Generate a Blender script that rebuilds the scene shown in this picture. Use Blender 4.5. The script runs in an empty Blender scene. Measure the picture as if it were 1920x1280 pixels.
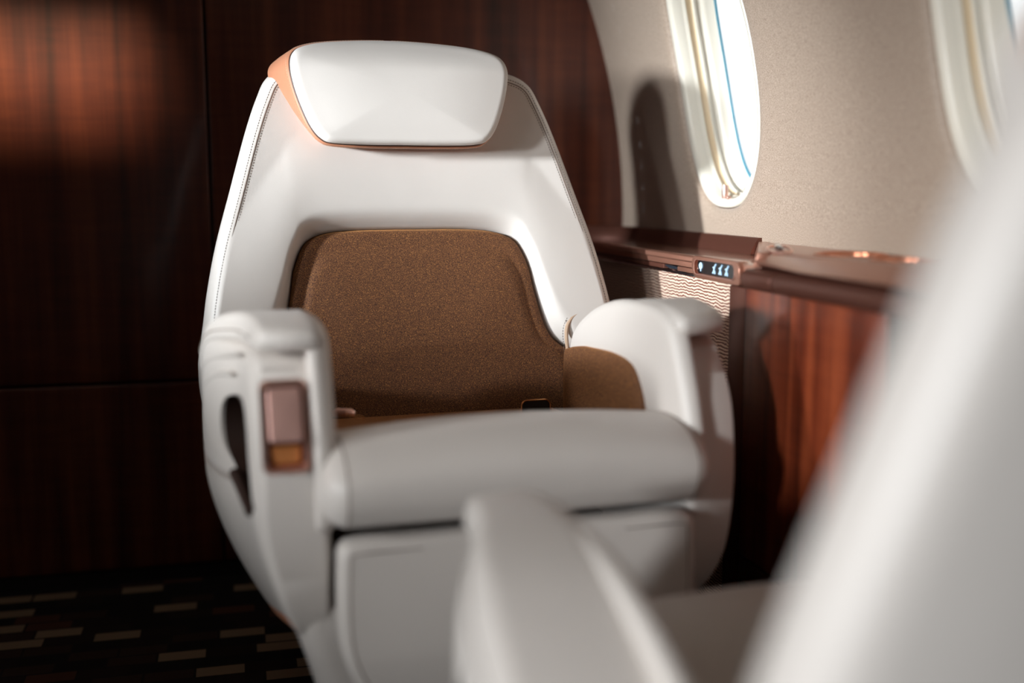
import bpy, bmesh, math, random
import numpy as np
from mathutils import Vector, Matrix
random.seed(4)
PI = math.pi
S = bpy.context.scene
COL = S.collection

# ------------------------------------------------------------------ camera, world, light, exposure
cam_d = bpy.data.cameras.new('camera'); cam = bpy.data.objects.new('camera', cam_d); COL.objects.link(cam)
S.camera = cam
PSI, TH = math.radians(14.0), math.radians(7.86)
cam.location = (0, 0, .82)
cam.rotation_euler = (PI/2 - TH, 0, -PSI)
cam_d.sensor_width = 36; cam_d.lens = 2050/1920*36
cam_d.clip_start = .02
cam_d.dof.use_dof = True; cam_d.dof.focus_distance = 1.78; cam_d.dof.aperture_fstop = 1.15

S.view_settings.view_transform = 'Standard'; S.view_settings.look = 'None'
S.view_settings.gamma = 1; S.view_settings.use_curve_mapping = False
S.view_settings.exposure = -0.12
S.cycles.use_denoising = True
S.cycles.max_bounces = 10; S.cycles.diffuse_bounces = 5; S.cycles.glossy_bounces = 4
S.cycles.sample_clamp_indirect = 6

W = bpy.data.worlds.new('sky'); S.world = W; W.use_nodes = True
_wt = W.node_tree; _bg = _wt.nodes['Background']
_tc = _wt.nodes.new('ShaderNodeTexCoord'); _sx = _wt.nodes.new('ShaderNodeSeparateXYZ'); _rp = _wt.nodes.new('ShaderNodeValToRGB')
_ma = _wt.nodes.new('ShaderNodeMath'); _ma.operation = 'MULTIPLY_ADD'; _ma.inputs[1].default_value = .5; _ma.inputs[2].default_value = .5
_wt.links.new(_tc.outputs['Generated'], _sx.inputs[0]); _wt.links.new(_sx.outputs['Z'], _ma.inputs[0]); _wt.links.new(_ma.outputs[0], _rp.inputs['Fac'])
_e = _rp.color_ramp.elements
while len(_e) < 5: _e.new(.5)
for _i, (_p, _c) in enumerate([(0, (.03, .028, .025, 1)), (.455, (.10, .095, .09, 1)), (.497, (.92, .95, .97, 1)), (.60, (.95, .99, 1, 1)), (.72, (.30, .33, .36, 1))]): _e[_i].position = _p; _e[_i].color = _c
_wt.links.new(_rp.outputs['Color'], _bg.inputs['Color']); _bg.inputs['Strength'].default_value = 1.3

def lamp(name, kind, loc, aim, power, color, size=(.2, .2), **kw):
    d = bpy.data.lights.new(name, kind); d.energy = power; d.color = color
    o = bpy.data.objects.new(name, d); COL.objects.link(o); o.location = loc
    if aim is not None:
        o.rotation_euler = (Vector(aim) - Vector(loc)).to_track_quat('-Z', 'Y').to_euler()
    if kind == 'AREA':
        d.shape = 'RECTANGLE'; d.size, d.size_y = size
    for k, v in kw.items(): setattr(d, k, v)
    return o
# daylight through the far (left) windows of the cabin, plus added fill lamps
lamp('left_window_lamp', 'AREA', (-1.80, .98, 1.12), (.38, 1.76, .90), 2.5, (.88, .95, 1), (.09, .16), spread=math.radians(25))
lamp('left_window_lamp', 'AREA', (-1.80, .24, 1.08), (.33, 1.74, 1.04), .95, (.90, .96, 1), (.16, .20), spread=math.radians(26))  # added fill for the front faces of the seat, narrow beam
lamp('left_window_lamp', 'AREA', (-1.80, .99, 1.12), (.84, 1.50, .64), 1.0, (.95, .98, 1), (.12, .30), spread=math.radians(28))  # extra lamp beside the key, added to brighten the lower sidewall
lamp('left_window_lamp', 'AREA', (-1.80, -.52, 1.08), (.25, .62, .66), 3.8, (.93, .97, 1), (.20, .34), spread=math.radians(38))
# unseen ceiling lamp added as warm fill, and reading light on the bulkhead
lamp('ceiling_fill', 'AREA', (-.35, .5, 1.98), (-.35, .5, 0), 1.6, (1, .84, .70), (.5, 2.2))
lamp('bulkhead_wash_light', 'AREA', (-.38, 1.50, 1.72), (-.34, 2.34, 1.045), .40, (1, .74, .5), (.30, .03), spread=math.radians(14))

# ------------------------------------------------------------------ materials
def srgb(r, g, b):
    f = lambda c: (c/12.92 if c <= .04045 else ((c+.055)/1.055)**2.4)
    return (f(r/255), f(g/255), f(b/255), 1)
class NT:
    def __init__(s, name):
        s.m = bpy.data.materials.new(name); s.m.use_nodes = True
        s.t = s.m.node_tree; s.p = s.t.nodes['Principled BSDF']
    def n(s, typ, **kw):
        nd = s.t.nodes.new(typ)
        for k, v in kw.items():
            if k.startswith('i_'):
                key = k[2:]; key = int(key) if key.isdigit() else key.replace('_', ' ')
                nd.inputs[key].default_value = v
            else: setattr(nd, k, v)
        return nd
    def l(s, a, b): s.t.links.new(a, b)
    def set(s, **kw):
        for k, v in kw.items(): s.p.inputs[k.replace('_', ' ')].default_value = v
        return s
    def coord(s, scale=(1, 1, 1), kind='Object'):
        tc = s.n('ShaderNodeTexCoord'); mp = s.n('ShaderNodeMapping'); mp.inputs['Scale'].default_value = scale
        s.l(tc.outputs[kind], mp.inputs['Vector']); return mp.outputs['Vector']
    def bump(s, h, strength=.2, dist=.001):
        b = s.n('ShaderNodeBump'); b.inputs['Strength'].default_value = strength; b.inputs['Distance'].default_value = dist
        s.l(h, b.inputs['Height']); s.l(b.outputs['Normal'], s.p.inputs['Normal']); return b
    def ramp(s, fac, stops):
        r = s.n('ShaderNodeValToRGB'); e = r.color_ramp.elements
        while len(e) < len(stops): e.new(.5)
        for i, (p, c) in enumerate(stops): e[i].position = p; e[i].color = c
        s.l(fac, r.inputs['Fac']); return r.outputs['Color']

def leather(name, col, rough=.42):
    k = NT(name); k.set(Base_Color=col, Roughness=rough)
    k.p.inputs['Sheen Weight'].default_value = .08
    v = k.coord((1, 1, 1)); vo = k.n('ShaderNodeTexVoronoi', i_Scale=900.0); k.l(v, vo.inputs['Vector'])
    no = k.n('ShaderNodeTexNoise', i_Scale=9.0, i_Detail=3.0); k.l(v, no.inputs['Vector'])
    b1 = k.bump(vo.outputs['Distance'], .10, .0006)
    b2 = k.n('ShaderNodeBump'); b2.inputs['Strength'].default_value = .12; b2.inputs['Distance'].default_value = .01
    k.l(no.outputs['Fac'], b2.inputs['Height']); k.l(b2.outputs['Normal'], b1.inputs['Normal'])
    return k.m
M = {}
M['white'] = leather('white_leather', srgb(214, 206, 199))
M['tan'] = leather('tan_leather', srgb(186, 124, 92), .5)
M['trim_leather'] = leather('beige_leather', srgb(196, 166, 140), .45)

def m_fabric():
    k = NT('brown_fabric'); v = k.coord((1, 1, 1))
    w1 = k.n('ShaderNodeTexNoise', i_Scale=1.0, i_Detail=2.0); w2 = k.n('ShaderNodeTexNoise', i_Scale=1.0, i_Detail=2.0)
    k.l(k.coord((2200, 700, 500)), w1.inputs['Vector']); k.l(k.coord((500, 700, 2200)), w2.inputs['Vector'])
    ad = k.n('ShaderNodeMath', operation='ADD'); k.l(w1.outputs['Fac'], ad.inputs[0]); k.l(w2.outputs['Fac'], ad.inputs[1])
    hf = k.n('ShaderNodeMath', operation='MULTIPLY'); hf.inputs[1].default_value = .5; k.l(ad.outputs[0], hf.inputs[0])
    c = k.ramp(hf.outputs[0], [(.36, srgb(38, 20, 11)), (.52, srgb(98, 57, 31)), (.64, srgb(190, 132, 74))])
    k.l(c, k.p.inputs['Base Color']); k.set(Roughness=.8)
    k.p.inputs['Sheen Weight'].default_value = .8; k.p.inputs['Sheen Roughness'].default_value = .4
    k.p.inputs['Sheen Tint'].default_value = srgb(200, 140, 85)
    k.bump(hf.outputs[0], .4, .0008); return k.m
M['fabric'] = m_fabric()

def m_wood(name, dark, mid, light, axis='z', coat=.5, sc=1.0):
    k = NT(name)
    fig = (13*sc, 13*sc, .6*sc) if axis == 'z' else (9*sc, .7*sc, 9*sc)
    n1 = k.n('ShaderNodeTexNoise', i_Scale=1.6, i_Detail=4.0, i_Roughness=.55, i_Distortion=.25); k.l(k.coord(fig), n1.inputs['Vector'])
    n2 = k.n('ShaderNodeTexNoise', i_Scale=1.0, i_Detail=3.0); k.l(k.coord((260, 260, 5)), n2.inputs['Vector'])
    n3 = k.n('ShaderNodeTexNoise', i_Scale=1.0, i_Detail=3.0, i_Distortion=.8); k.l(k.coord((7, 7, 60)), n3.inputs['Vector'])
    a = k.n('ShaderNodeMath', operation='MULTIPLY_ADD'); a.inputs[1].default_value = .22; k.l(n2.outputs['Fac'], a.inputs[0]); k.l(n1.outputs['Fac'], a.inputs[2])
    b = k.n('ShaderNodeMath', operation='MULTIPLY_ADD'); b.inputs[1].default_value = .20; k.l(n3.outputs['Fac'], b.inputs[0]); k.l(a.outputs[0], b.inputs[2])
    c = k.ramp(b.outputs[0], [(.44, dark), (.70, mid), (.98, light)])
    k.l(c, k.p.inputs['Base Color']); k.set(Roughness=.38)
    k.p.inputs['Coat Weight'].default_value = coat; k.p.inputs['Coat Roughness'].default_value = .12
    return k.m
M['wood'] = m_wood('mahogany_veneer', srgb(44, 17, 11), srgb(84, 37, 23), srgb(120, 62, 38), coat=.2)
M['wood2'] = m_wood('red_mahogany_veneer', srgb(58, 20, 10), srgb(112, 46, 24), srgb(152, 72, 40), coat=.5, sc=1.7)

def m_simple(name, col, rough, metal=0, **kw):
    k = NT(name); k.set(Base_Color=col, Roughness=rough, Metallic=metal)
    for a, b in kw.items(): k.p.inputs[a.replace('_', ' ')].default_value = b
    return k.m
M['rose'] = m_simple('rose_gold_metal', srgb(236, 190, 174), .30, .85)
M['rose_brushed'] = m_simple('brushed_rose_metal', srgb(222, 176, 164), .42, .4)
M['gold'] = m_simple('copper_gold_metal', srgb(226, 166, 110), .22, 1)
M['cup'] = m_simple('copper_cup_liner', srgb(206, 132, 100), .28, .75)
M['orange'] = m_simple('orange_copper_plate', srgb(226, 146, 84), .4, .35)
M['copper'] = m_simple('copper_brown_lacquer', srgb(176, 124, 104), .34, .65, Coat_Weight=.4, Coat_Roughness=.2)
M['copper_dark'] = m_simple('dark_copper_lacquer', srgb(104, 64, 52), .42, .5)
M['chrome'] = m_simple('chrome_metal', srgb(215, 220, 228), .14, 1)
M['black'] = m_simple('black_gloss_plastic', (.008, .008, .01, 1), .12)
M['dark'] = m_simple('black_recess', srgb(22, 12, 9), .7)
M['darkbrown'] = m_simple('dark_brown_leather', srgb(52, 30, 20), .6)
M['webbing'] = m_simple('brown_webbing', srgb(60, 38, 26), .8)
M['thread'] = m_simple('grey_thread', srgb(104, 90, 80), .7)
M['groove'] = m_simple('seam_groove', srgb(120, 104, 94), .7)
M['piping'] = m_simple('dark_piping', srgb(70, 48, 40), .5)
M['cream'] = m_simple('cream_plastic', srgb(236, 228, 212), .35)
M['cream2'] = m_simple('cream_shade_track', srgb(232, 208, 172), .4)
M['ceiling'] = m_simple('ceiling_panel', srgb(205, 190, 172), .7)
M['dado'] = m_simple('dark_dado', srgb(40, 24, 18), .7)
k = NT('lit_icon'); k.set(Base_Color=srgb(190, 220, 240)); k.p.inputs['Emission Color'].default_value = srgb(150, 195, 235); k.p.inputs['Emission Strength'].default_value = .35; M['icon'] = k.m
k = NT('window_glass'); k.t.nodes.remove(k.p)
o_ = k.t.nodes['Material Output']; tr = k.n('ShaderNodeBsdfTransparent'); gl = k.n('ShaderNodeBsdfGlossy', i_Roughness=.02)
mx = k.n('ShaderNodeMixShader', i_0=.06); k.l(tr.outputs[0], mx.inputs[1]); k.l(gl.outputs[0], mx.inputs[2]); k.l(mx.outputs[0], o_.inputs['Surface']); M['glass'] = k.m

def m_sidewall():
    k = NT('speckled_wall_fabric')
    n = k.n('ShaderNodeTexNoise', i_Scale=650.0, i_Detail=2.0); k.l(k.coord(), n.inputs['Vector'])
    c = k.ramp(n.outputs['Fac'], [(.35, srgb(146, 124, 106)), (.65, srgb(192, 172, 154))])
    k.l(c, k.p.inputs['Base Color']); k.set(Roughness=.55)
    k.p.inputs['Sheen Weight'].default_value = .3
    k.bump(n.outputs['Fac'], .25, .0006); return k.m
M['sidewall'] = m_sidewall()

def m_ripple():
    k = NT('rippled_gold_fabric')
    v = k.coord((1, 1, 1)); dn = k.n('ShaderNodeTexNoise', i_Scale=1.0, i_Detail=3.0); k.l(k.coord((20, 26, 26)), dn.inputs['Vector'])
    dn2 = k.n('ShaderNodeTexNoise', i_Scale=1.0, i_Detail=2.0); k.l(k.coord((60, 75, 75)), dn2.inputs['Vector'])
    sp = k.n('ShaderNodeSeparateXYZ'); k.l(v, sp.inputs[0])
    a = k.n('ShaderNodeMath', operation='MULTIPLY_ADD'); a.inputs[1].default_value = .013; k.l(dn.outputs['Fac'], a.inputs[0]); k.l(sp.outputs['Z'], a.inputs[2])
    a2 = k.n('ShaderNodeMath', operation='MULTIPLY_ADD'); a2.inputs[1].default_value = .0055; k.l(dn2.outputs['Fac'], a2.inputs[0]); k.l(a.outputs[0], a2.inputs[2])
    m = k.n('ShaderNodeMath', operation='MULTIPLY'); m.inputs[1].default_value = 2*PI/.0050; k.l(a2.outputs[0], m.inputs[0])
    s = k.n('ShaderNodeMath', operation='SINE'); k.l(m.outputs[0], s.inputs[0])
    h = k.n('ShaderNodeMath', operation='MULTIPLY_ADD'); h.inputs[1].default_value = .5; h.inputs[2].default_value = .5; k.l(s.outputs[0], h.inputs[0])
    c = k.ramp(h.outputs[0], [(.08, srgb(118, 66, 54)), (.36, srgb(212, 174, 152)), (.8, srgb(240, 218, 198))])
    k.l(c, k.p.inputs['Base Color']); k.set(Roughness=.45); k.bump(h.outputs[0], .8, .002); return k.m
M['ripple'] = m_ripple()

def m_carpet():
    k = NT('patterned_carpet'); sp = k.n('ShaderNodeSeparateXYZ'); k.l(k.coord((1, 1, 1)), sp.inputs[0])
    def mth(op, a, b=None, c=None):
        nd = k.n('ShaderNodeMath', operation=op)
        for i, x in enumerate((a, b, c)):
            if x is None: continue
            if isinstance(x, (int, float)): nd.inputs[i].default_value = x
            else: k.l(x, nd.inputs[i])
        return nd.outputs[0]
    rowf = mth('DIVIDE', sp.outputs['Y'], .040); row = mth('FLOOR', rowf)
    wn = k.n('ShaderNodeTexWhiteNoise', noise_dimensions='1D'); k.l(row, wn.inputs['W'])
    xf = mth('ADD', mth('DIVIDE', sp.outputs['X'], .085), mth('MULTIPLY', wn.outputs['Value'], 7.0)); cell = mth('FLOOR', xf)
    cb = k.n('ShaderNodeCombineXYZ'); k.l(row, cb.inputs[0]); k.l(cell, cb.inputs[1])
    w2 = k.n('ShaderNodeTexWhiteNoise', noise_dimensions='2D'); k.l(cb.outputs[0], w2.inputs['Vector'])
    c = k.n('ShaderNodeValToRGB'); c.color_ramp.interpolation = 'CONSTANT'
    e = c.color_ramp.elements; st = [(0, srgb(16, 9, 8)), (.36, srgb(36, 21, 17)), (.58, srgb(56, 34, 26)), (.76, srgb(84, 48, 34)), (.81, srgb(30, 17, 14)), (.88, srgb(150, 128, 104))]
    while len(e) < len(st): e.new(.5)
    for i, (p, q) in enumerate(st): e[i].position = p; e[i].color = q
    k.l(w2.outputs['Value'], c.inputs['Fac'])
    fx = mth('ABSOLUTE', mth('SUBTRACT', mth('FRACT', xf), .5)); fy = mth('ABSOLUTE', mth('SUBTRACT', mth('FRACT', rowf), .5))
    edge = mth('MAXIMUM', mth('GREATER_THAN', fx, .475), mth('GREATER_THAN', fy, .44))
    mix = k.n('ShaderNodeMix', data_type='RGBA'); k.l(edge, mix.inputs['Factor']); k.l(c.outputs['Color'], mix.inputs['A']); mix.inputs['B'].default_value = srgb(26, 15, 12)
    k.l(mix.outputs['Result'], k.p.inputs['Base Color']); k.set(Roughness=.95)
    n = k.n('ShaderNodeTexNoise', i_Scale=700.0); k.l(k.coord(), n.inputs['Vector']); k.bump(n.outputs['Fac'], .6, .002); return k.m
M['carpet'] = m_carpet()

# ------------------------------------------------------------------ mesh helpers
def link(name, me, mat, parent=None, sharp=35):
    me.materials.clear(); me.materials.append(mat)
    for p in me.polygons: p.use_smooth = True
    me.update()
    if sharp: me.set_sharp_from_angle(angle=math.radians(sharp))
    o = bpy.data.objects.new(name, me); COL.objects.link(o)
    if parent: o.parent = parent
    return o
class MB:
    def __init__(s): s.v = []; s.f = []
    def add(s, verts, faces):
        b = len(s.v); s.v += [tuple(map(float, v)) for v in verts]; s.f += [tuple(b+i for i in f) for f in faces]
    def rings(s, R, cap0=True, cap1=True, closed=True):
        n = len(R[0]); vs = [tuple(p) for r in R for p in r]; fs = []
        for i in range(len(R)-1):
            for j in range(n if closed else n-1):
                a, b = i*n+j, i*n+(j+1) % n; fs.append((a, b, b+n, a+n))
        if n > 60 and (cap0 or cap1):
            for cap, base in ((cap0, 0), (cap1, (len(R)-1)*n)):
                if not cap: continue
                cc = np.mean([vs[base+j] for j in range(n)], axis=0); vs.append(tuple(cc)); q = len(vs)-1
                fs += [(q, base+(j+1) % n, base+j) if base == 0 else (q, base+j, base+(j+1) % n) for j in range(n)]
        else:
            if cap0: fs.append(tuple(range(n))[::-1])
            if cap1: fs.append(tuple((len(R)-1)*n+j for j in range(n)))
        s.add(vs, fs)
    def box(s, a, b):
        x0, y0, z0 = a; x1, y1, z1 = b
        v = [(x, y, z) for z in (z0, z1) for y in (y0, y1) for x in (x0, x1)]
        s.add(v, [(0, 2, 3, 1), (4, 5, 7, 6), (0, 1, 5, 4), (2, 6, 7, 3), (0, 4, 6, 2), (1, 3, 7, 5)])
    def tube(s, pts, r, n=8, closed=False):
        P = [Vector(p) for p in pts]; R = []; m = len(P); prev = None
        for i, p in enumerate(P):
            t = (P[(i+1) % m] - P[i-1]) if closed else (P[min(i+1, m-1)] - P[max(i-1, 0)])
            t.normalize()
            if prev is None:
                u = t.cross(Vector((0, 0, 1)));
                if u.length < .1: u = t.cross(Vector((1, 0, 0)))
            else: u = prev - t*prev.dot(t)
            u.normalize(); prev = u; w = t.cross(u)
            rr = r[i] if hasattr(r, '__len__') else r
            R.append([p + (u*math.cos(a)+w*math.sin(a))*rr for a in [2*PI*k/n for k in range(n)]])
        if closed: R.append(R[0])
        s.rings(R, not closed, not closed)
    def build(s, name, mat, parent=None, bevel=0, seg=3, sharp=35):
        me = bpy.data.meshes.new(name); me.from_pydata(s.v, [], s.f); me.validate()
        bm = bmesh.new(); bm.from_mesh(me); bmesh.ops.remove_doubles(bm, verts=bm.verts, dist=1e-6)
        if bevel:
            ed = [e for e in bm.edges if len(e.link_faces) == 2 and e.calc_face_angle(0) > math.radians(25)]
            bmesh.ops.bevel(bm, geom=ed, offset=bevel, segments=seg, affect='EDGES', profile=.5, clamp_overlap=True)
        bmesh.ops.recalc_face_normals(bm, faces=bm.faces); bm.to_mesh(me); bm.free()
        return link(name, me, mat, parent, sharp)

def cr(pts, n, closed=True):
    """Catmull-Rom through the points (any dimension), resampled evenly by parameter."""
    P = np.array(pts, float); m = len(P); out = []
    L = m if closed else m-1
    for t in np.linspace(0, L, n, endpoint=not closed):
        i = min(int(t), L-1); u = t-i
        g = (lambda k: P[k % m]) if closed else (lambda k: P[min(max(k, 0), m-1)])
        a, b, c, d = g(i-1), g(i), g(i+1), g(i+2)
        out.append(.5*((2*b)+(-a+c)*u+(2*a-5*b+4*c-d)*u*u+(-a+3*b-3*c+d)*u**3))
    return np.array(out)
def rrect(w, h, r, n=6, cx=0, cy=0):
    out = []
    for sx, sy, a0 in ((1, 1, 0), (-1, 1, 90), (-1, -1, 180), (1, -1, 270)):
        for k in range(n+1):
            a = math.radians(a0+90*k/n); out.append((cx+sx*(w/2-r)+r*math.cos(a), cy+sy*(h/2-r)+r*math.sin(a)))
    return np.array(out)
def normals(o):
    t = np.roll(o, -1, 0)-np.roll(o, 1, 0); n = np.stack([t[:, 1], -t[:, 0]], 1); n /= np.linalg.norm(n, axis=1)[:, None]+1e-9
    area = np.sum(o[:, 0]*np.roll(o[:, 1], -1)-np.roll(o[:, 0], -1)*o[:, 1])
    return n if area > 0 else -n
def pillow(outline, d0, d1, mp, r0=.01, r1=.01, b0=0, b1=0, K=10, c=None, k_roll=6, pw=2.0, spine=None, mid=None):
    """Closed rounded slab: outline in (u, v), thickness d0..d1, rolled edges r0/r1, crowned by b0/b1."""
    o = np.array(outline, float); n = normals(o)
    cen = np.tile(o.mean(0) if c is None else np.array(c), (len(o), 1))
    if spine:
        cen[:, 0] = np.clip(o[:, 0]*.9, spine[0], spine[1])
    if mid: cen[:, 1] = np.interp(cen[:, 0], mid[0], mid[1])
    R = []
    i0, i1 = o-n*r0, o-n*r1
    for s in np.linspace(.03, 1, K): p = cen+(i0-cen)*s; R.append([mp(u, v, d0-b0*(1-s**pw)) for u, v in p])
    for a in np.linspace(0, PI/2, k_roll+1)[1:]: p = o-n*r0*(1-math.sin(a)); R.append([mp(u, v, d0+r0*(1-math.cos(a))) for u, v in p])
    for a in np.linspace(PI/2, 0, k_roll+1)[(0 if d1-r1 > d0+r0+1e-6 else 1):]: p = o-n*r1*(1-math.sin(a)); R.append([mp(u, v, d1-r1*(1-math.cos(a))) for u, v in p])
    for s in np.linspace(1, .03, K)[1:]: p = cen+(i1-cen)*s; R.append([mp(u, v, d1+b1*(1-s**pw)) for u, v in p])
    m = MB(); m.rings(R); return m
def boolean(o, cutter_mb, op='DIFFERENCE', sharp=40):
    c = cutter_mb.build('cut', M['dark'])
    md = o.modifiers.new('b', 'BOOLEAN'); md.object = c; md.operation = op; md.solver = 'EXACT'
    for sv in ('EXACT', 'MANIFOLD', 'FAST'):
        md.solver = sv; bpy.context.view_layer.update()
        dg = bpy.context.evaluated_depsgraph_get(); me = bpy.data.meshes.new_from_object(o.evaluated_get(dg))
        if len(me.vertices) > .5*len(o.data.vertices): break
        print('boolean', o.name, sv, len(me.vertices))
    o.modifiers.clear(); mat = o.data.materials[0]; o.data = me; me.materials.clear(); me.materials.append(mat)
    for p in me.polygons: p.use_smooth = True; p.material_index = 0
    me.set_sharp_from_angle(angle=math.radians(sharp))
    bpy.data.objects.remove(c)
def empty(name, loc=(0, 0, 0), rz=0, label=None, cat=None, group=None):
    o = bpy.data.objects.new(name, None); COL.objects.link(o); o.location = loc; o.rotation_euler.z = rz; o.empty_display_size = .05
    tag(o, label, cat, group); return o
def tag(o, label=None, cat=None, group=None, kind=None):
    if label: o['label'] = label
    if cat: o['category'] = cat
    if group: o['group'] = group
    if kind: o['kind'] = kind
    return o
def sst(x): x = min(max(x, 0), 1); return x*x*(3-2*x)
def copy_tree(o, parent=None):
    c = o.copy(); COL.objects.link(c)
    if parent: c.parent = parent; c.matrix_parent_inverse = o.matrix_parent_inverse.copy()
    for ch in [x for x in bpy.data.objects if x.parent == o]: copy_tree(ch, c)
    return c

# ------------------------------------------------------------------ cabin shell
CX, CZ, R0 = -.53, .75, 1.37
YB, YN = 2.34, -1.6                       # bulkhead and the closed end behind the camera
def wpt(y, s, side=1, depth=0):           # s: arc length above the waist
    a = s/R0; return (CX+side*(R0+depth)*math.cos(a), y, CZ+(R0+depth)*math.sin(a))
YC = [1.82, 1.04, .26, -.52]
HP = .39
S0, S1, SC = -.03, .66, .284
HW, HH = .158, .246
def oval(off, n=96):
    out = []
    for k in range(n):
        a = 2*PI*k/n; e = 2/2.5
        cx, cz = math.cos(a), math.sin(a)
        out.append(((HW+off)*math.copysign(abs(cx)**e, cx), (HH+off)*math.copysign(abs(cz)**e, cz)))
    return np.array(out)
def wall_side(name, side):
    m = MB()
    for yc in YC:
        y0, y1 = yc-HP, yc+HP
        rect = []
        for (u, v) in oval(0):
            a = math.atan2(v, u); du, dv = math.cos(a), math.sin(a)
            t = min(HP/abs(du) if abs(du) > 1e-6 else 9, ((S1-SC)/dv if dv > 0 else (S0-SC)/dv) if abs(dv) > 1e-6 else 9)
            rect.append((du*t, dv*t))
        rect = np.array(rect)
        # snap the nearest loop vertices to the four corners
        for cxn, czn in ((HP, S1-SC), (-HP, S1-SC), (-HP, S0-SC), (HP, S0-SC)):
            i = int(np.argmin(np.hypot(rect[:, 0]-cxn, rect[:, 1]-czn))); rect[i] = (cxn, czn)
        R = []
        for off, dep in ((0, .016), (.001, .010), (.004, .005), (.010, .0022), (.020, .0008), (.034, 0)):
            R.append([wpt(yc+u, SC+v, side, dep) for u, v in oval(off)])
        o = oval(.034)
        for t in np.linspace(0, 1, 10)[1:]:
            R.append([wpt(yc+u, SC+v, side) for u, v in o+(rect-o)*t])
        m.rings(R, False, False)
    for ya, yb in ((YC[0]+HP, YB+.0), (YN, YC[-1]-HP)):
        ss = np.linspace(S0, S1, 16); m.rings([[wpt(ya, s, side) for s in ss], [wpt(yb, s, side) for s in ss]], False, False, closed=False)
    return m.build(name, M['sidewall'], sharp=60)
tag(wall_side('wall_right', 1), kind='structure')
tag(wall_side('wall_left', -1), kind='structure')
m = MB(); aa = np.linspace(S1/R0, PI-S1/R0, 40)
m.rings([[(CX+R0*math.cos(a), y, CZ+R0*math.sin(a)) for a in aa] for y in (YN, YB)], False, False, closed=False)
tag(m.build('ceiling', M['ceiling']), kind='structure')
m = MB(); m.box((CX-1.55, YN-.05, -.05), (CX+1.55, YB+.05, 0)); tag(m.build('floor', M['carpet']), kind='structure')
# lower flat walls below the waist
for nm, sd in (('wall_lower_right', 1), ('wall_lower_left', -1)):
    m = MB(); x = CX+sd*(R0+.072); m.box((min(x, x+sd*.03), YN, 0), (max(x, x+sd*.03), YB, CZ-.028))
    m.box((min(CX+sd*(R0-.004), x+sd*.03), YN, CZ-.035), (max(CX+sd*(R0-.004), x+sd*.03), YB, CZ-.028))
    tag(m.build(nm, M['dado']), kind='structure')
def half_disc(x0, x1, z0, z1, y, t, g=.0015):
    """Panel of the bulkhead: a rectangle clipped by the cabin section."""
    def clipx(x, z):
        dz = z-CZ; w = math.sqrt(max(R0*R0-dz*dz, 0)) if dz > 0 else R0+.04
        return min(max(x, CX-w-.012), CX+w+.012)
    zs = np.linspace(z0+g, z1-g, 30)
    right = [(clipx(x1-g, z), z) for z in zs]; left = [(clipx(x0+g, z), z) for z in zs[::-1]]
    o = [p for i, p in enumerate(right+left)]
    out = []
    for p in o:
        if not out or math.hypot(p[0]-out[-1][0], p[1]-out[-1][1]) > 1e-4: out.append(p)
    m = MB(); m.rings([[(u, y, v) for u, v in out], [(u, y+t, v) for u, v in out]]); return m
back = bpy.data.objects.new('wall_back', None); COL.objects.link(back); tag(back, kind='structure')
m = half_disc(-3, 3, 0, 2.08, YB+.022, .03); m.build('wall_backing', M['dark'], back)
ZS = .428; XS = -.052
for (a, b, c, d) in ((-3, XS, ZS, 2.07), (XS, 3, ZS, 2.07), (-3, XS, .03, ZS), (XS, 3, .03, ZS)):
    half_disc(a, b, c, d, YB, .02, .0028).build('veneer_panel', M['wood'], back, bevel=.0035, seg=3)
m = MB(); m.box((-1.95, YB+.004, 0), (.88, YB+.03, .03)); tag(m.build('baseboard_back', M['dark']), kind='structure')
m = half_disc(-3, 3, 0, 2.10, YN-.03, .03); tag(m.build('wall_front', M['wood']), kind='structure')

# windows
def window(i, yc, side, full):
    w = bpy.data.objects.new('window_%d' % i, None); COL.objects.link(w); tag(w, kind='structure')
    L = lambda off, dep: [wpt(yc+u, SC+v, side, dep) for u, v in oval(off)]
    m = MB(); m.rings([L(*q) for q in ((-.0006, .014), (-.0018, .0085), (-.004, .0065), (-.014, .0095), (-.017, .013), (-.0185, .028), (-.019, .031), (-.0215, .033), (-.0215, .036))], False, False); m.build('window_frame', M['cream'], w, sharp=60)
    m = MB(); m.rings([L(*q) for q in ((-.0215, .036), (-.0185, .038), (-.0180, .046), (-.0205, .049))], False, False); m.build('shade_track', M['cream2'], w, sharp=60)
    m = MB(); m.rings([L(*q) for q in ((-.0205, .049), (-.0245, .050), (-.0245, .054), (-.0210, .056), (-.0220, .064), (-.0265, .066), (-.0295, .072), (-.0305, .086), (-.034, .088))], False, False); m.build('inner_reveal', M['cream'], w, sharp=60)
    m = MB(); m.rings([L(*q) for q in ((-.0325, .087), (-.037, .0875), (-.038, .090))], False, False); m.build('pane_seal', m_seal, w, sharp=60)
    m = MB(); r = [L(-.037, .089)]
    for s_ in (.75, .5, .25, .03): r.append([wpt(yc+u*s_, SC+v*s_, side, .089) for u, v in oval(-.037)])
    m.rings(r, False, True); m.build('pane', M['glass'], w)
    m = MB(); m.tube(L(.0006, .0125), .0014, 6, True); m.build('edge_gap', M['piping'], w)
    # portal so the sky is sampled through the opening
    c = Vector(wpt(yc, SC, side, .10)); inn = Vector((CX, yc, CZ))-c; inn.y = 0
    if full:
        d = bpy.data.lights.new('portal', 'AREA'); d.shape = 'RECTANGLE'; d.size = .30; d.size_y = .48; d.cycles.is_portal = True
        o = bpy.data.objects.new('portal', d); COL.objects.link(o); o.location = c
        z = -inn.normalized(); x = Vector((0, 1, 0)); y = z.cross(x)
        o.rotation_euler = Matrix((x, y, z)).transposed().to_euler()
    return w
m_seal = m_simple('blue_grey_seal', srgb(70, 130, 150), .5)
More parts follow.
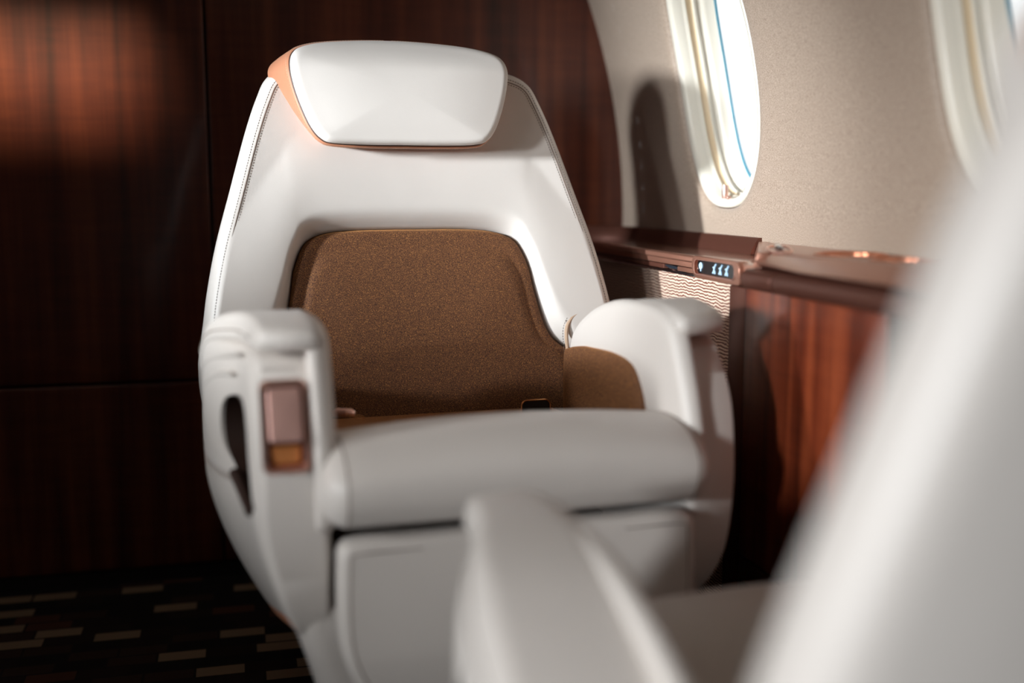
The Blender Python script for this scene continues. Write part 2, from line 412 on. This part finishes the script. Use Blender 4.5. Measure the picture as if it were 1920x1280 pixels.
for i, yc in enumerate(YC): window(i+1, yc, 1, True)
for i, yc in enumerate(YC): window(i+5, yc, -1, True)
# shade latch at the sill of the first window
w1 = bpy.data.objects['window_1']
m = MB(); q = wpt(1.842, SC-HH+.020, 1, .018); m.tube([(q[0], q[1], q[2]-.004), (q[0]-.001, q[1], q[2]+.021)], .0058, 20)
m.tube([(q[0], q[1]-.003, q[2]-.0015), (q[0]-.006, q[1]-.030, q[2]-.0015)], .0036, 14)
m.build('shade_latch', M['rose'], w1, bevel=.0004)

# ------------------------------------------------------------------ side ledge beyond the seat
led = empty('side_ledge', (.76, 1.85, 0), 0, 'low copper-brown side ledge with sunken table top below the far window', 'ledge')
def B(o, m_): m_.parent = o; m_.location = -Vector(o.location); return m_
def bld(m, name, mat, root, **kw):
    o = m.build(name, mat, **kw); return B(root, o)
def prism(poly, z0, z1):
    m = MB(); m.rings([[(x, y, z0) for x, y in poly], [(x, y, z1) for x, y in poly]]); return m
M['table'] = m_simple('satin_copper_table', srgb(176, 128, 108), .30, .45, Coat_Weight=1.0, Coat_Roughness=.12)
top = prism([(.704, 1.385), (.834, 1.60), (.834, 2.325), (.704, 2.325)], .700, .7155)
bld(top, 'table_top', M['table'], led, bevel=.002)
# front apron: extruded section
def extr_y(sec, y0, y1, n=2): # sec (x,z)
    m = MB(); m.rings([[(x, y, z) for x, z in sec] for y in np.linspace(y0, y1, n)]); return m
bld(extr_y([(.703, .7165), (.6985, .7150), (.6975, .7085), (.7005, .7060), (.7010, .6975), (.715, .6965), (.715, .7165)], 1.615, 2.325), 'front_apron', M['copper'], led, bevel=.0012)
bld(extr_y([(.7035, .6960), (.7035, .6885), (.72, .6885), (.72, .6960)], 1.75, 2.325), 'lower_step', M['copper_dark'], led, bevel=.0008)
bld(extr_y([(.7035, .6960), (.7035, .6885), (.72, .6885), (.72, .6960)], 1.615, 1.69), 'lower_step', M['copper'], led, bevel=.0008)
bld(extr_y([(.7150, .6880), (.7130, .6815), (.722, .6815), (.722, .6880)], 1.44, 2.325), 'chrome_strip', M['chrome'], led, bevel=.0008)
m = MB(); m.tube([(.7040, 1.742, .6945), (.7035, 1.72, .6932), (.704, 1.69, .6928)], [.0012, .0032, .0022], 10)
bld(m, 'pull_tab', m_simple('grey_pull', srgb(60, 70, 82), .3, .6), led)
# backsplash rail, along the sidewall and round the corner onto the bulkhead
path = [(.838, 1.66), (.838, 1.75), (.838, 2.0), (.836, 2.17)]+[(.836-.13+.13*math.cos(a), 2.19+.13*math.sin(a)) for a in np.linspace(.1, PI/2, 12)]+[(.66, 2.322), (.62, 2.323)]
P = cr(path, 90, closed=False); T = np.gradient(P, axis=0); T /= np.linalg.norm(T, axis=1)[:, None]; Nn = np.stack([-T[:, 1], T[:, 0]], 1)
sec = [(.000, .7155), (.018, .7155), (.0165, .7215), (.006, .7405), (.0035, .7425), (-.006, .7425), (-.006, .7155)]
m = MB(); m.rings([[(p[0]+n[0]*a, p[1]+n[1]*a, z) for a, z in sec] for p, n in zip(P, Nn)])
bld(m, 'back_rail', M['copper_dark'], led, sharp=25)
# control panel on the apron
cp = MB(); oc = rrect(.172, .036, .014, 8, 1.531, .7005)
cpn = pillow(oc, 0, .018, lambda u, v, d: (.6965+d+.25*(.7005-v if v < .7005 else 0), u, v), .002, .002).build('control_pod', M['copper'])
cutm = MB(); cutm.rings([[(x, u, v) for u, v in rrect(.146, .0235, .010, 8, 1.535, .7015)] for x in (.68, .7035)])
boolean(cpn, cutm); B(led, cpn)
disp = bld(pillow(rrect(.134, .0205, .008, 8, 1.535, .7015), 0, .004, lambda u, v, d: (.7000+d, u, v), .0008, .0008), 'touch_display', M['black'], led)
rim = MB(); rim.tube([(.6975, u, v) for u, v in rrect(.146, .0235, .010, 8, 1.535, .7015)], .0010, 8, True)
bld(rim, 'display_rim', M['rose'], led)
X_ = .6994
def glyph(strokes, loop=None):
    ic = MB()
    if loop: ic.tube([(X_, loop[0]+.0048*math.cos(a), loop[1]+.0046*math.sin(a)) for a in np.linspace(0, 2*PI, 14)[:-1]], .0011, 6, True)
    for pts, r in strokes: ic.tube([(X_, u, v) for u, v in pts], r, 6)
    o = ic.build('icon', M['icon'], disp); return o
glyph([([(1.586, .7082), (1.586, .6950)], .0010)], (1.586, .7035))
for yy in (1.536, 1.514, 1.492):      # three seat-shaped glyphs
    glyph([([(yy-.006, .7095), (yy-.001, .7045), (yy+.0035, .7040)], .0014), ([(yy-.001, .7045), (yy+.001, .6985), (yy+.004, .6955)], .0016), ([(yy+.0015, .6990), (yy-.002, .6985), (yy-.003, .6945)], .0013)])

# raised console nearer to the camera
con = empty('side_console', (.76, 1.25, 0), 0, 'raised copper-brown side console with round cup holders and shiny latch', 'console')
YE = .80; YK = 1.078
topm = prism([(.699, 1.352), (.836, 1.640), (.836, YE), (.716, YE), (.716, 1.235)], .722, .7365)
ct = topm.build('console_top', M['copper'], bevel=.002)
cuts = MB()
CUPS = [(.778, 1.285, .043), (.780, 1.172, .034)]
for (cx_, cy_, r_) in CUPS: cuts.rings([[(cx_+r_*math.cos(a), cy_+r_*math.sin(a), z) for a in np.linspace(0, 2*PI, 49)[:-1]] for z in (.70, .75)])
boolean(ct, cuts); B(con, ct)
for (cx_, cy_, r_) in CUPS:
    m = MB(); prof = [(r_+.005, .7368), (r_+.0045, .7385), (r_+.001, .7388), (r_-.0012, .7372), (r_-.002, .733), (r_-.003, .690), (r_-.006, .685), (.001, .684)]
    m.rings([[(cx_+q*math.cos(a), cy_+q*math.sin(a), z) for a in np.linspace(0, 2*PI, 49)[:-1]] for q, z in prof], False, True)
    bld(m, 'cup_holder', M['cup'], con)
# sloping facet of the console front, slot and padded nose
m = MB(); P0 = [(.699, 1.352, .7345), (.716, 1.235, .7355), (.716, YE, .7355)]; P1 = [(.682, 1.384, .7245), (.674, 1.235, .7190), (.674, YE, .7190)]
P2 = [(.690, 1.384, .7170), (.690, 1.235, .7150), (.690, YE, .7150)]; P3 = [(.74, 1.384, .7170), (.74, 1.235, .7150), (.74, YE, .7150)]; P4 = [(.74, 1.37, .73), (.74, 1.235, .732), (.74, YE, .732)]
rr = [P0, P1, P2, P3, P4]; m.rings([[r[i] for r in rr] for i in range(3)]); bld(m, 'sloping_lip', M['copper'], con, bevel=.0012)
sec = [(.690, .7140), (.678, .7135), (.671, .7090), (.668, .7000), (.671, .6900), (.679, .6855), (.700, .6850), (.74, .6850), (.74, .7140)]
for y0, y1 in ((1.298, 1.384), (YE, 1.294)): bld(extr_y(sec, y0, y1), 'padded_nose', M['copper_dark'], con, bevel=.0025)
# diagonal end piece at the step down to the table
m = MB(); d_ = Vector((.137, .288, 0)); d_.normalize(); nrm = Vector((-d_.y, d_.x, 0))
a0 = Vector((.690, 1.366, 0)); a1 = Vector((.836, 1.655, 0))
m.rings([[tuple(a+nrm*o_+Vector((0, 0, z))) for o_, z in ((-.012, .737), (.004, .7365), (.010, .7160), (-.012, .7155))] for a in (a0, a1)])
bld(m, 'end_step', M['copper'], con, bevel=.0015)
lt = MB(); q0 = Vector((.722, 1.372, .7395)); q1 = q0+d_*.105; lt.tube([q0, q0+d_*.004, q1-d_*.004, q1], [.0035, .0055, .0055, .0035], 14)
bld(lt, 'latch_bar', M['chrome'], con)
fr = MB(); s_ = Vector((nrm.x, nrm.y, 0))
lp = [q0-d_*.018+s_*.012, q1+d_*.012+s_*.012, q1+d_*.012-s_*.014, q0-d_*.018-s_*.014]
fr.tube([tuple(p) for p in cr([tuple(Vector((v.x, v.y, .7370))) for v in lp], 24)], .0022, 8, True); bld(fr, 'latch_surround', M['rose'], con)

# panels below
m = MB(); m.box((.722, 1.505, .03), (.742, 2.332, .6805)); p_ = tag(m.build('sidewall_panel', M['ripple'], bevel=.002), 'rippled gold fabric panel below the side ledge, behind the seat', 'wall panel')
m = MB(); m.box((.710, 1.446, 0), (.745, 1.504, .6805)); tag(m.build('panel_post', M['copper_dark'], bevel=.003), 'dark copper-brown vertical post between fabric panel and wooden cabinet', 'post')
cab = empty('side_cabinet', (.76, 1.25, 0), 0, 'red mahogany side cabinet under the raised console', 'cabinet')
m = MB(); m.box((.706, YK, .05), (.835, 1.442, .684)); bld(m, 'cabinet_body', M['dark'], cab)
m = MB(); m.box((.6985, YK, .292), (.7055, 1.426, .684)); bld(m, 'door', M['wood2'], cab, bevel=.0012)
m = MB(); m.box((.7020, 1.4275, .05), (.7075, 1.4300, .684)); bld(m, 'edge_strip', M['chrome'], cab)
m = MB(); m.box((.6990, YK, .255), (.7055, 1.426, .288)); bld(m, 'lower_rail', M['copper_dark'], cab, bevel=.001)
m = MB(); m.box((.73, YK+.01, 0), (.83, 1.44, .05)); bld(m, 'toe_kick', M['dark'], cab)

# ------------------------------------------------------------------ the seat
TL = math.tan(math.radians(15))
def bm_(x, z, d):      # point of the reclined back: d behind its front face
    return (x, .22+(z-.5)*TL-.15*x*x+d, z)
PAIR = [(0, .756, 0, 1.006), (.10, .755, .12, 1.008), (.15, .749, .17, 1.005), (.175, .736, .205, .992), (.188, .715, .222, .962), (.197, .69, .243, .905), (.204, .65, .272, .81),
        (.213, .61, .296, .73), (.223, .582, .312, .66), (.238, .565, .322, .60), (.256, .555, .328, .565), (.275, .550, .330, .545), (.283, .50, .327, .50), (.275, .40, .305, .41), (.15, .37, .17, .37), (0, .365, 0, .365)]
def full(pairs, n=260):
    R = np.array(pairs); Lf = R[1:-1][::-1].copy(); Lf[:, 0] *= -1; Lf[:, 2] *= -1
    return cr(np.vstack([R, Lf]), n)
def stitches(pts, step=.0046, ln=.0028, r=.0006):
    """Small thread dashes along a 3-D polyline."""
    P = np.array(pts); seg = np.linalg.norm(np.diff(P, axis=0), axis=1); L = np.concatenate([[0], np.cumsum(seg)])
    at = lambda t: np.array([np.interp(t, L, P[:, i]) for i in range(3)])
    m = MB(); t = 0
    while t+ln < L[-1]:
        m.tube([at(t), at(t+ln)], r, 4); t += step
    return m

def make_seat():
    root = empty('cabin_seat', (0, 0, 0))
    # --- backrest
    Q = full(PAIR); Bo, O = Q[:, :2], Q[:, 2:]
    nO = normals(O); D = np.linalg.norm(O-Bo, axis=1)[:, None]
    R = []
    Rv = np.concatenate([np.linspace(0, .28, 12), np.linspace(.32, 1, 18)])
    R.append([bm_(p[0], p[1], .045) for p in Bo])
    for r in Rv:
        p = Bo+(O-Bo)*r; dist = D[:, 0]*r
        row = []
        for q, di in zip(p, dist):
            t = min(di/.040, 1.0); g = .030*(1-math.sin(t*PI/2))
            row.append(bm_(q[0], q[1], g - .006*math.sin(min(di/.16, 1)*PI)))
        R.append(row)
    for a in np.linspace(0, PI/2, 9)[1:]:
        p = O+nO*.019*math.sin(a); R.append([bm_(q[0], q[1], .036*(1-math.cos(a))) for q in p])
    for dd, k_ in ((.046, .019), (.058, .015), (.066, .006), (.070, -.01)):
        p = O+nO*k_; R.append([bm_(q[0], q[1], dd) for q in p])
    c = np.array([0, .68]); pp = O-nO*.01
    for s in (.8, .5, .2, .03): R.append([bm_(*(c+(q-c)*s), .070+.03*(1-s)) for q in pp])
    m = MB(); m.rings(R, False, True); back_ = m.build('backrest', M['white'], root, sharp=60)
    # seam and stitching along the rim
    sel = [i for i in range(len(O)) if O[i][1] > .50]
    i0 = sel[-1]; seam = []
    order = list(range(len(O)))
    st = next(i for i in order if O[i][1] <= .50); order = order[st:]+order[:st]
    order = [i for i in order if O[i][1] > .52]
    pts = [bm_(O[i][0], O[i][1], -.0002) for i in order]
    m = MB(); m.tube(pts, .0007, 6); m.build('rim_seam', M['groove'], back_)
    for off in (-.0035, .0050):
        pts2 = [bm_(*(O[i]+nO[i]*off), .0000 if off < 0 else .0012) for i in order]
        stitches(pts2).build('stitching', M['thread'], back_)
    for sg in (1, -1):
        nt = cr([(.246, .550), (.2465, .585), (.254, .603), (.266, .613), (.286, .621), (.308, .625)], 60, False)
        m = MB(); m.tube([bm_(sg*x, z, -.0018) for x, z in nt], .0034, 8); m.build('notch_piping', M['trim_leather'], back_)
        tn = np.gradient(nt, axis=0); tn /= np.linalg.norm(tn, axis=1)[:, None]; nn = np.stack([-tn[:, 1], tn[:, 0]], 1)
        stitches([bm_(sg*(x+a*.0065), z+b*.0065, -.0032) for (x, z), (a, b) in zip(nt, nn)]).build('notch_stitching', M['thread'], back_)
    edge = [bm_(*(O[i]+nO[i]*.0165), .030) for i in order if O[i][0] > 0 and O[i][1] < .80]
    # --- lumbar cushion
    Bc = Bo-normals(Bo)*.0008; cen = np.array([[np.clip(q[0]*.5, -.08, .08), .57] for q in Bc])
    R = []
    for s in np.linspace(.03, .80, 14): R.append([bm_(*p, .012-.012*(1-s*s)) for p in cen+(Bc-cen)*s])
    for t in np.linspace(0, 1, 9)[1:]:
        s = .80+.20*math.sin(t*PI/2); dd = .0121+.018*(1-math.sqrt(max(1-(t)**3, 0)))
        R.append([bm_(*p, dd) for p in cen+(Bc-cen)*s])
    R.append([bm_(*p, .05) for p in Bc])
    m = MB(); m.rings(R, True, True); m.build('lumbar_cushion', M['fabric'], root, sharp=60)
    # --- headrest
    hp = [(0, 1.063), (.06, 1.061), (.12, 1.055), (.155, 1.046), (.171, 1.034), (.176, 1.012), (.171, .98), (.160, .945), (.148, .918), (.134, .901), (.115, .894), (.06, .892), (0, .892)]
    hp = hp+[(-x, z) for x, z in hp[1:-1][::-1]]; ho = cr(hp, 160)
    hb = [(0, 1.052), (.07, 1.050), (.14, 1.042), (.195, 1.034), (.220, 1.016), (.218, .992), (.190, .955), (.162, .925), (.140, .905), (.118, .898), (.06, .896), (0, .896)]
    hb = hb+[(-x, z) for x, z in hb[1:-1][::-1]]; hbo = cr(hb, 160)
    hr = empty('headrest', (-.016, 0, 0)); hr.parent = root
    hmap = lambda x, z, d: bm_(x, z, d + 4.0*max(z-1.01, 0)**1.6)
    pillow(ho, -.078, -.046, hmap, .013, .004, .010, 0, K=12, pw=2.5).build('headrest_pad', M['white'], hr, sharp=60)
    hn = normals(ho)
    m = MB(); m.tube([hmap(q[0], q[1], -.0455) for q in ho+hn*.0002], .0014, 6, True); m.build('headrest_piping', M['piping'], hr)
    m = MB(); R = []; hbo = hbo.copy(); hbo[:, 0] = np.where(hbo[:, 0] > 0, hbo[:, 0]*.86, hbo[:, 0]*.92)
    for t, dd, grow in ((0, -.045, -.01), (0, -.045, .002), (0, -.043, .004), (0, -.036, .005), (.15, -.028, .005), (.6, .0, .004), (.95, .020, .002), (1, .034, -.002), (1, .042, -.012)):
        p = ho*(1-t)+hbo*t+hn*grow; R.append([hmap(q[0], q[1], dd) for q in p])
    m.rings(R); m.build('headrest_shell', M['tan'], hr, sharp=60)
    o2 = ho+hn*.0048
    stitches([hmap(q[0], q[1], -.038) for q in o2], .0045, .0028).build('headrest_stitching', M['trim_leather'], hr)
    m = MB(); m.box((-.055, .405, .93), (.055, .43, 1.0)); m.build('headrest_mount', M['chrome'], hr, bevel=.004)
    # --- arms
    def xout(y, z):
        v = .303+.042*sst((y+.25)/.25)
        if z < .46: v -= .085*((.46-z)/.22)**1.6
        if z > .60: v -= .020*((z-.60)/.08)**1.5
        return v
    def fs(x, y): return y+.045*sst((x-.27)/.045)*sst((-y-.08)/.14)     # outer corner of the front swept back
    XI = .220
    body = [(-.243, .612), (-.262, .59), (-.282, .55), (-.292, .49), (-.292, .435), (-.284, .372), (-.268, .322), (-.235, .298), (-.14, .286), (0, .253), (.12, .225), (.2, .235), (.262, .33), (.290, .43), (.275, .50), (.20, .540), (.13, .575), (.07, .615), (0, .636), (-.08, .640), (-.17, .636), (-.215, .632), (-.234, .624)]
    bo = cr(body, 200)
    for sg in (1, -1):
        arm = empty('armrest'); arm.parent = root
        def am(y, z, d, sg=sg):                    # d: 0 inner face, .08 outer face
            xi = XI+.045*sst((y-.07)/.05); t = xout(y, z)-xi; x = xi+d*t/.08; return (sg*x, fs(x, y), z)
        ab = pillow(bo, 0, .08, am, .010, .014, 0, .002, K=14, spine=(-.2, .15)).build('arm_body', M['white'], arm, sharp=60)
        # opening in the outer side, lined dark
        if OPEN:
            cut = MB(); cut.rings([[(sg*x, y, z) for y, z in OPEN] for x in (.262, .42)]); boolean(ab, cut)
            lin = MB(); ob = np.array(OPEN); on = normals(ob)
            lin.rings([[(sg*x, q[0], q[1]) for q in ob-on*.0008] for x in (.3, .2635)], False, True)
            # liner walls follow the hull surface
            lin = MB()
            lin.rings([[(sg*(xout(*q)-.004), q[0], q[1]) for q in ob-on*.0006], [(sg*.2635, q[0], q[1]) for q in ob-on*.0006]], False, True)
            lin.build('side_pocket', M['darkbrown'], arm)
            fl = MB(); fq = [tuple(p) for p in LIPC]
            fl.tube([(sg*(xout(y, z)+.0005), y, z) for y, z in cr(fq, 20, False)], [.003]+[.007]*18+[.003], 10); fl.build('pocket_lip', M['darkbrown'], arm)
        # top cap and the band under it
        cap = cr([(-.250, .665), (-.257, .655), (-.254, .644), (-.238, .639), (-.15, .638), (-.07, .630), (.0, .612), (.06, .588), (.095, .565), (.112, .572), (.104, .590), (.07, .617), (.01, .645), (-.05, .664), (-.12, .674), (-.19, .675), (-.228, .671)], 140)
        def cm(y, z, d, sg=sg): x = XI-.003+d*(xout(y, min(z, .655))+.004-XI+.003)/.08; return (sg*x, fs(x, y), z)
        cpp = pillow(cap, 0, .08, cm, .017, .012, .0, .0, K=8, spine=(-.235, .095), mid=([-.25, -.1, -.04, .02, .06, .11], [.657, .655, .646, .628, .605, .578])).build('arm_cap', M['white'], arm, sharp=60)
        seam = cr([(-.225, .651), (-.15, .653), (-.07, .646), (.0, .627), (.075, .598)], 50, False)
        m = MB(); m.tube([cm(y, z, .0802) for y, z in seam], .0009, 6); m.build('arm_seam', M['groove'], cpp)
        for k, rg in enumerate(([(-.17, .628), (-.12, .622), (-.04, .603), (.04, .568), (.10, .520), (.13, .47)], [(-.15, .602), (-.10, .596), (-.03, .572), (.03, .535), (.07, .49)])):
            rg = cr(rg, 40, False); rad = [.0012+.0042*math.sin(PI*i/39)**.6 for i in range(40)]
            m = MB(); m.tube([(sg*(xout(y, z)-.0024), y, z) for y, z in rg], rad, 10); m.build('arm_ridge', M['white'], arm)
        # rounded trims either side of the front face
        fyz = lambda z: np.interp(z, [.33, .348, .388, .435, .49, .55, .60, .64], [-.25, -.262, -.284, -.292, -.292, -.282, -.262, -.245])
        slab = cr([(-.246, .652), (-.262, .625), (-.285, .575), (-.300, .525), (-.304, .47), (-.298, .446), (-.270, .438), (-.15, .43), (.05, .43), (.12, .44), (.130, .50), (.132, .56), (.124, .592), (.10, .616), (.05, .641), (.0, .657), (-.05, .667), (-.12, .672), (-.19, .672), (-.230, .665)], 160)
        pillow(slab, XI-.009, XI+.018, lambda u, v, d, sg=sg: (sg*d, u, v), .017, .009, .002, 0, K=10, spine=(-.2, .05)).build('inner_panel', M['white'], arm, sharp=60)
        # inner fabric pad
        pad = cr([(.125, .565), (.110, .576), (.06, .586), (.014, .590), (-.069, .594), (-.132, .588), (-.163, .566), (-.184, .53), (-.205, .47), (-.17, .44), (.0, .44), (.11, .45), (.127, .50)], 90)
        pillow(pad, 0, .012, lambda u, v, d, sg=sg: (sg*(XI-.0175+d), u, v), .005, .001, .004, 0, K=6, spine=(-.2, .1)).build('side_pad', M['fabric'], arm, sharp=60)
        # tan trim along the lower outer edge
        low = cr([(-.24, .304), (-.18, .291), (-.1, .277), (0, .264), (.12, .227), (.2, .237), (.262, .33), (.290, .43), (.277, .49)], 60, False)
        m = MB(); m.tube([am(y, z-.001, .074) for y, z in low], .0035, 8); m.build('edge_piping', M['tan'], arm)
        # recline handle (only the aisle-side arm shows one)
        if sg == -1:
            hx = .2670; hz = .5620; Ry = lambda z: fyz(z)-.001
            hd = empty('recline_handle'); hd.parent = arm
            fm = lambda u, v, d: (-(hx)+u, fyz(hz+v)+d-.004, hz+v)
            cutm = MB(); cutm.rings([[fm(u, v, d) for u, v in rrect(.042, .088, .006)] for d in (-.02, .016)]); boolean(ab, cutm)
            o_out, o_in = rrect(.053, .100, .010, 8), rrect(.041, .087, .006, 8)
            m = MB(); m.rings([[fm(u, v, d) for u, v in oo] for oo, d in ((o_out, .001), (o_out, -.0025), (o_out*.975, -.0045), (o_in*1.03, -.0045), (o_in, -.002), (o_in*.97, .015))], False, False)
            m.build('handle_bezel', M['rose'], hd, sharp=50)
            m = MB(); m.rings([[fm(u, v, .0145) for u, v in rrect(.042, .088, .006)], [fm(u, v, .0150) for u, v in rrect(.042, .088, .006)]]); m.build('recess_floor', M['copper_dark'], hd)
            pillow(rrect(.036, .056, .004, 6, 0, .0135), -.006, .004, lambda u, v, d: fm(u, v, d-.0035*(.0415-v)/.056), .0025, .002, .001, 0, K=5).build('handle_paddle', M['rose_brushed'], hd, sharp=60)
            pillow(rrect(.032, .020, .003, 6, 0, -.031), .004, .012, fm, .002, .002, .001, 0, K=4).build('lower_plate', M['orange'], hd, sharp=60)
    # --- seat cushion
    prof = cr([(.0, .468), (-.07, .491), (-.14, .514), (-.20, .533), (-.245, .540), (-.290, .537), (-.325, .522), (-.343, .500), (-.338, .470), (-.310, .450), (-.2, .443), (-.08, .442), (.0, .443), (.01, .46)], 120)
    def scm(u, v, d): return (d, u-.004*(1-(d/.232)**2)*(1 if u < -.2 else 0), v+.014*(1-(d/.232)**2)*sst((v-.46)/.06))
    # crowned along its length: extra sections
    o = prof; n_ = normals(o); R = []; cc = np.stack([np.clip(o[:, 0], -.28, -.05), np.full(len(o), .475)], 1)
    for s in (.05, .4, .7, .9, 1): R.append([scm(*(p), -.232-.004*(1-s)) for p in cc+(o-n_*.03-cc)*s])
    for a in np.linspace(0, PI/2, 9)[1:]: R.append([scm(*p, -.232+.03*(1-math.cos(a))) for p in o-n_*.03*(1-math.sin(a))])
    for x in np.linspace(-.2, .2, 17)[1:-1]: R.append([scm(*p, x) for p in o])
    for a in np.linspace(PI/2, 0, 9): R.append([scm(*p, .232-.03*(1-math.cos(a))) for p in o-n_*.03*(1-math.sin(a))])
    for s in (.9, .7, .4, .05): R.append([scm(*(p), .232+.004*(1-s)) for p in cc+(o-n_*.03-cc)*s])
    m = MB(); m.rings(R); sc_ = m.build('seat_cushion', M['white'], root, sharp=60)
    for x, a in ((-.207, 1), (.207, 1)):
        k0 = .0045
        pts = [scm(p[0]+q[0]*.0002-q[0]*0, p[1]+q[1]*.0002, x) for p, q in zip(o, n_) if p[1] > .45 and p[0] < -.05]
        ai = math.asin(min(max(1-(abs(x)-.202)/.03, -1), 1))
        pts = []
        for p, q in zip(o, n_):
            if p[0] < -.02 and (p[1] > .45 or p[0] < -.31):
                tt = (abs(x)-.202)/.03; ins = .03*(1-math.sqrt(max(1-tt*tt, 0)))
                pp2 = p-q*ins; pts.append(scm(pp2[0], pp2[1], x))
        m = MB(); m.tube(pts, .0008, 6); m.build('cushion_seam', M['groove'], sc_)
    m = MB(); m.rings([[(x, y, z) for y, z in ((-.16, .41), (.24, .41), (.24, .462), (.1, .472), (-.10, .500), (-.16, .505))] for x in (-.212, .212)]); m.build('seat_pad', M['fabric'], root, bevel=.006)
    # --- leg rest panel
    lo = [(0, .436), (.12, .436), (.19, .436), (.213, .428), (.217, .40), (.217, .33), (.208, .285), (.185, .235), (.165, .16), (.155, .09), (.14, .07), (.07, .065), (0, .065)]
    lo = cr(lo+[(-x, z) for x, z in lo[1:-1][::-1]], 140)
    lm = lambda u, v, d: (u, -.318+d+.35*max(.30-v, 0)**1.3, v)
    lg = pillow(lo, -.004, .03, lm, .012, .006, .004, 0, K=12).build('leg_rest', M['white'], root, sharp=60)
    ln_ = normals(lo)
    m = MB(); m.tube([lm(*(q), -.0046) for q in (lo-ln_*.024) if q[1] < .425 and abs(q[0]) > .1], .0008, 6) if False else None
    for sg in (1, -1):
        pts = sorted([tuple(q) for q in (lo-ln_*.013) if q[0]*sg > .12 and .09 < q[1] < .428], key=lambda q: -q[1])
        mm = MB(); mm.tube([lm(q[0], q[1], -.0045) for q in pts], .0006, 6); mm.build('leg_rest_seam', M['groove'], lg)
    # --- pedestal under the arms
    R = []
    for z, hw, y0, y1, r in ((.345, .262, -.272, .16, .03), (.325, .262, -.274, .16, .03), (.27, .245, -.262, .15, .03), (.15, .21, -.24, .12, .03), (.03, .19, -.225, .10, .03)):
        R.append([(u, v, z) for u, v in rrect(2*hw, y1-y0, r, 6, 0, (y0+y1)/2)])
    m = MB(); m.rings(R); m.build('pedestal', M['white'], root, sharp=50)
    m = MB(); m.box((-.17, -.2, 0), (.17, .08, .03)); m.build('floor_track', M['dark'], root, bevel=.003)
    # --- seat belt
    belt = empty('seat_belt'); belt.parent = root
    bx, by, bz = BUCK
    m = MB(); m.tube([(bx+u, by+.15*v, bz+v) for u, v in rrect(.047, .036, .009, 6)], .0014, 8, True); m.build('buckle_frame', M['gold'], belt)
    m = MB(); m.rings([[(bx+u, by+.15*v+d, bz+v) for u, v in rrect(.045, .034, .008, 6)] for d in (.0005, .006)]); m.build('buckle_face', M['black'], belt)
    m = MB(); m.tube([(bx, by+.004, bz-.01), (bx+.01, by+.03, bz-.01), (bx+.05, .19, .462)], .006, 8); m.build('webbing', M['webbing'], belt)
    tx, ty, tz = TONG
    m = MB(); R = rrect(.020, .030, .003, 4)
    m.tube([(tx+.018+v*.8+u*.2, ty-.01+u*.8, tz-.002-.3*v+.003) for u, v in R], .0011, 6, True); m.build('tongue_loop', M['gold'], belt)
    m = MB(); m.tube([(tx-.012, ty, tz+.004), (tx-.006, ty, tz+.0055), (tx+.014, ty, tz+.0035), (tx+.018, ty, tz+.002)], [.003, .0062, .0062, .004], 12); m.build('tongue_grip', M['rose'], belt)
    m = MB(); m.tube([(tx-.024, ty, tz+.006), (tx-.018, ty-.002, tz+.009), (tx-.012, ty, tz+.0045)], [.002, .0045, .003], 8); m.build('tongue_hinge', M['gold'], belt)
    m = MB(); m.tube([(tx-.02, ty, tz+.004), (tx-.035, ty+.02, tz-.01), (tx-.04, .18, .47)], .006, 8); m.build('webbing', M['webbing'], belt)
    return root
OPEN = [tuple(p) for p in cr([(-.115, .566), (-.147, .577), (-.178, .573), (-.198, .548), (-.213, .513), (-.236, .482), (-.250, .462), (-.226, .455), (-.17, .474), (-.14, .490), (-.113, .507), (-.104, .536)], 60)]
LIPC = [(-.150, .484), (-.18, .471), (-.21, .460), (-.235, .455)]
BUCK = (.150, .10, .480)
TONG = (-.160, .04, .504)

seat = make_seat()
seat.location = (.295, 1.5, 0); seat.rotation_euler.z = math.radians(3)
tag(seat, 'cream leather cabin seat facing us, brown fabric lumbar cushion, against the wooden bulkhead', 'seat')
near = copy_tree(seat)
near.location = (.538, .722, -.13); near.rotation_euler.z = math.radians(183)
tag(near, 'blurred pale leather seat close to the camera, seen from behind at right', 'seat')
# this seat is set lower on its track, so its skirt parts are shorter
for ch in near.children:
    if ch.name.startswith('leg_rest'): ch.scale.z = .8; ch.location.z = .087
    if ch.name.startswith('pedestal'): ch.scale.z = .70; ch.location.z = .112
    if ch.name.startswith('floor_track'): ch.location.z = .12
    if ch.name.startswith('seat_cushion'): ch.location.z = -.015
for ch in near.children:
    if ch.name.startswith(('backrest', 'lumbar_cushion', 'headrest')):      # its back is set more upright
        Rm = Matrix.Rotation(math.radians(7), 4, 'X'); pv = Vector((0, .22, .5))
        ch.rotation_euler.x = math.radians(7); ch.location = pv-(Rm @ pv)
for ch in near.children:
    if ch.name.startswith('armrest') and any(g.name.startswith('recline') for g in ch.children) is False:
        ch.location.x = .036; ch.location.y = -.030      # slid forward on its rail
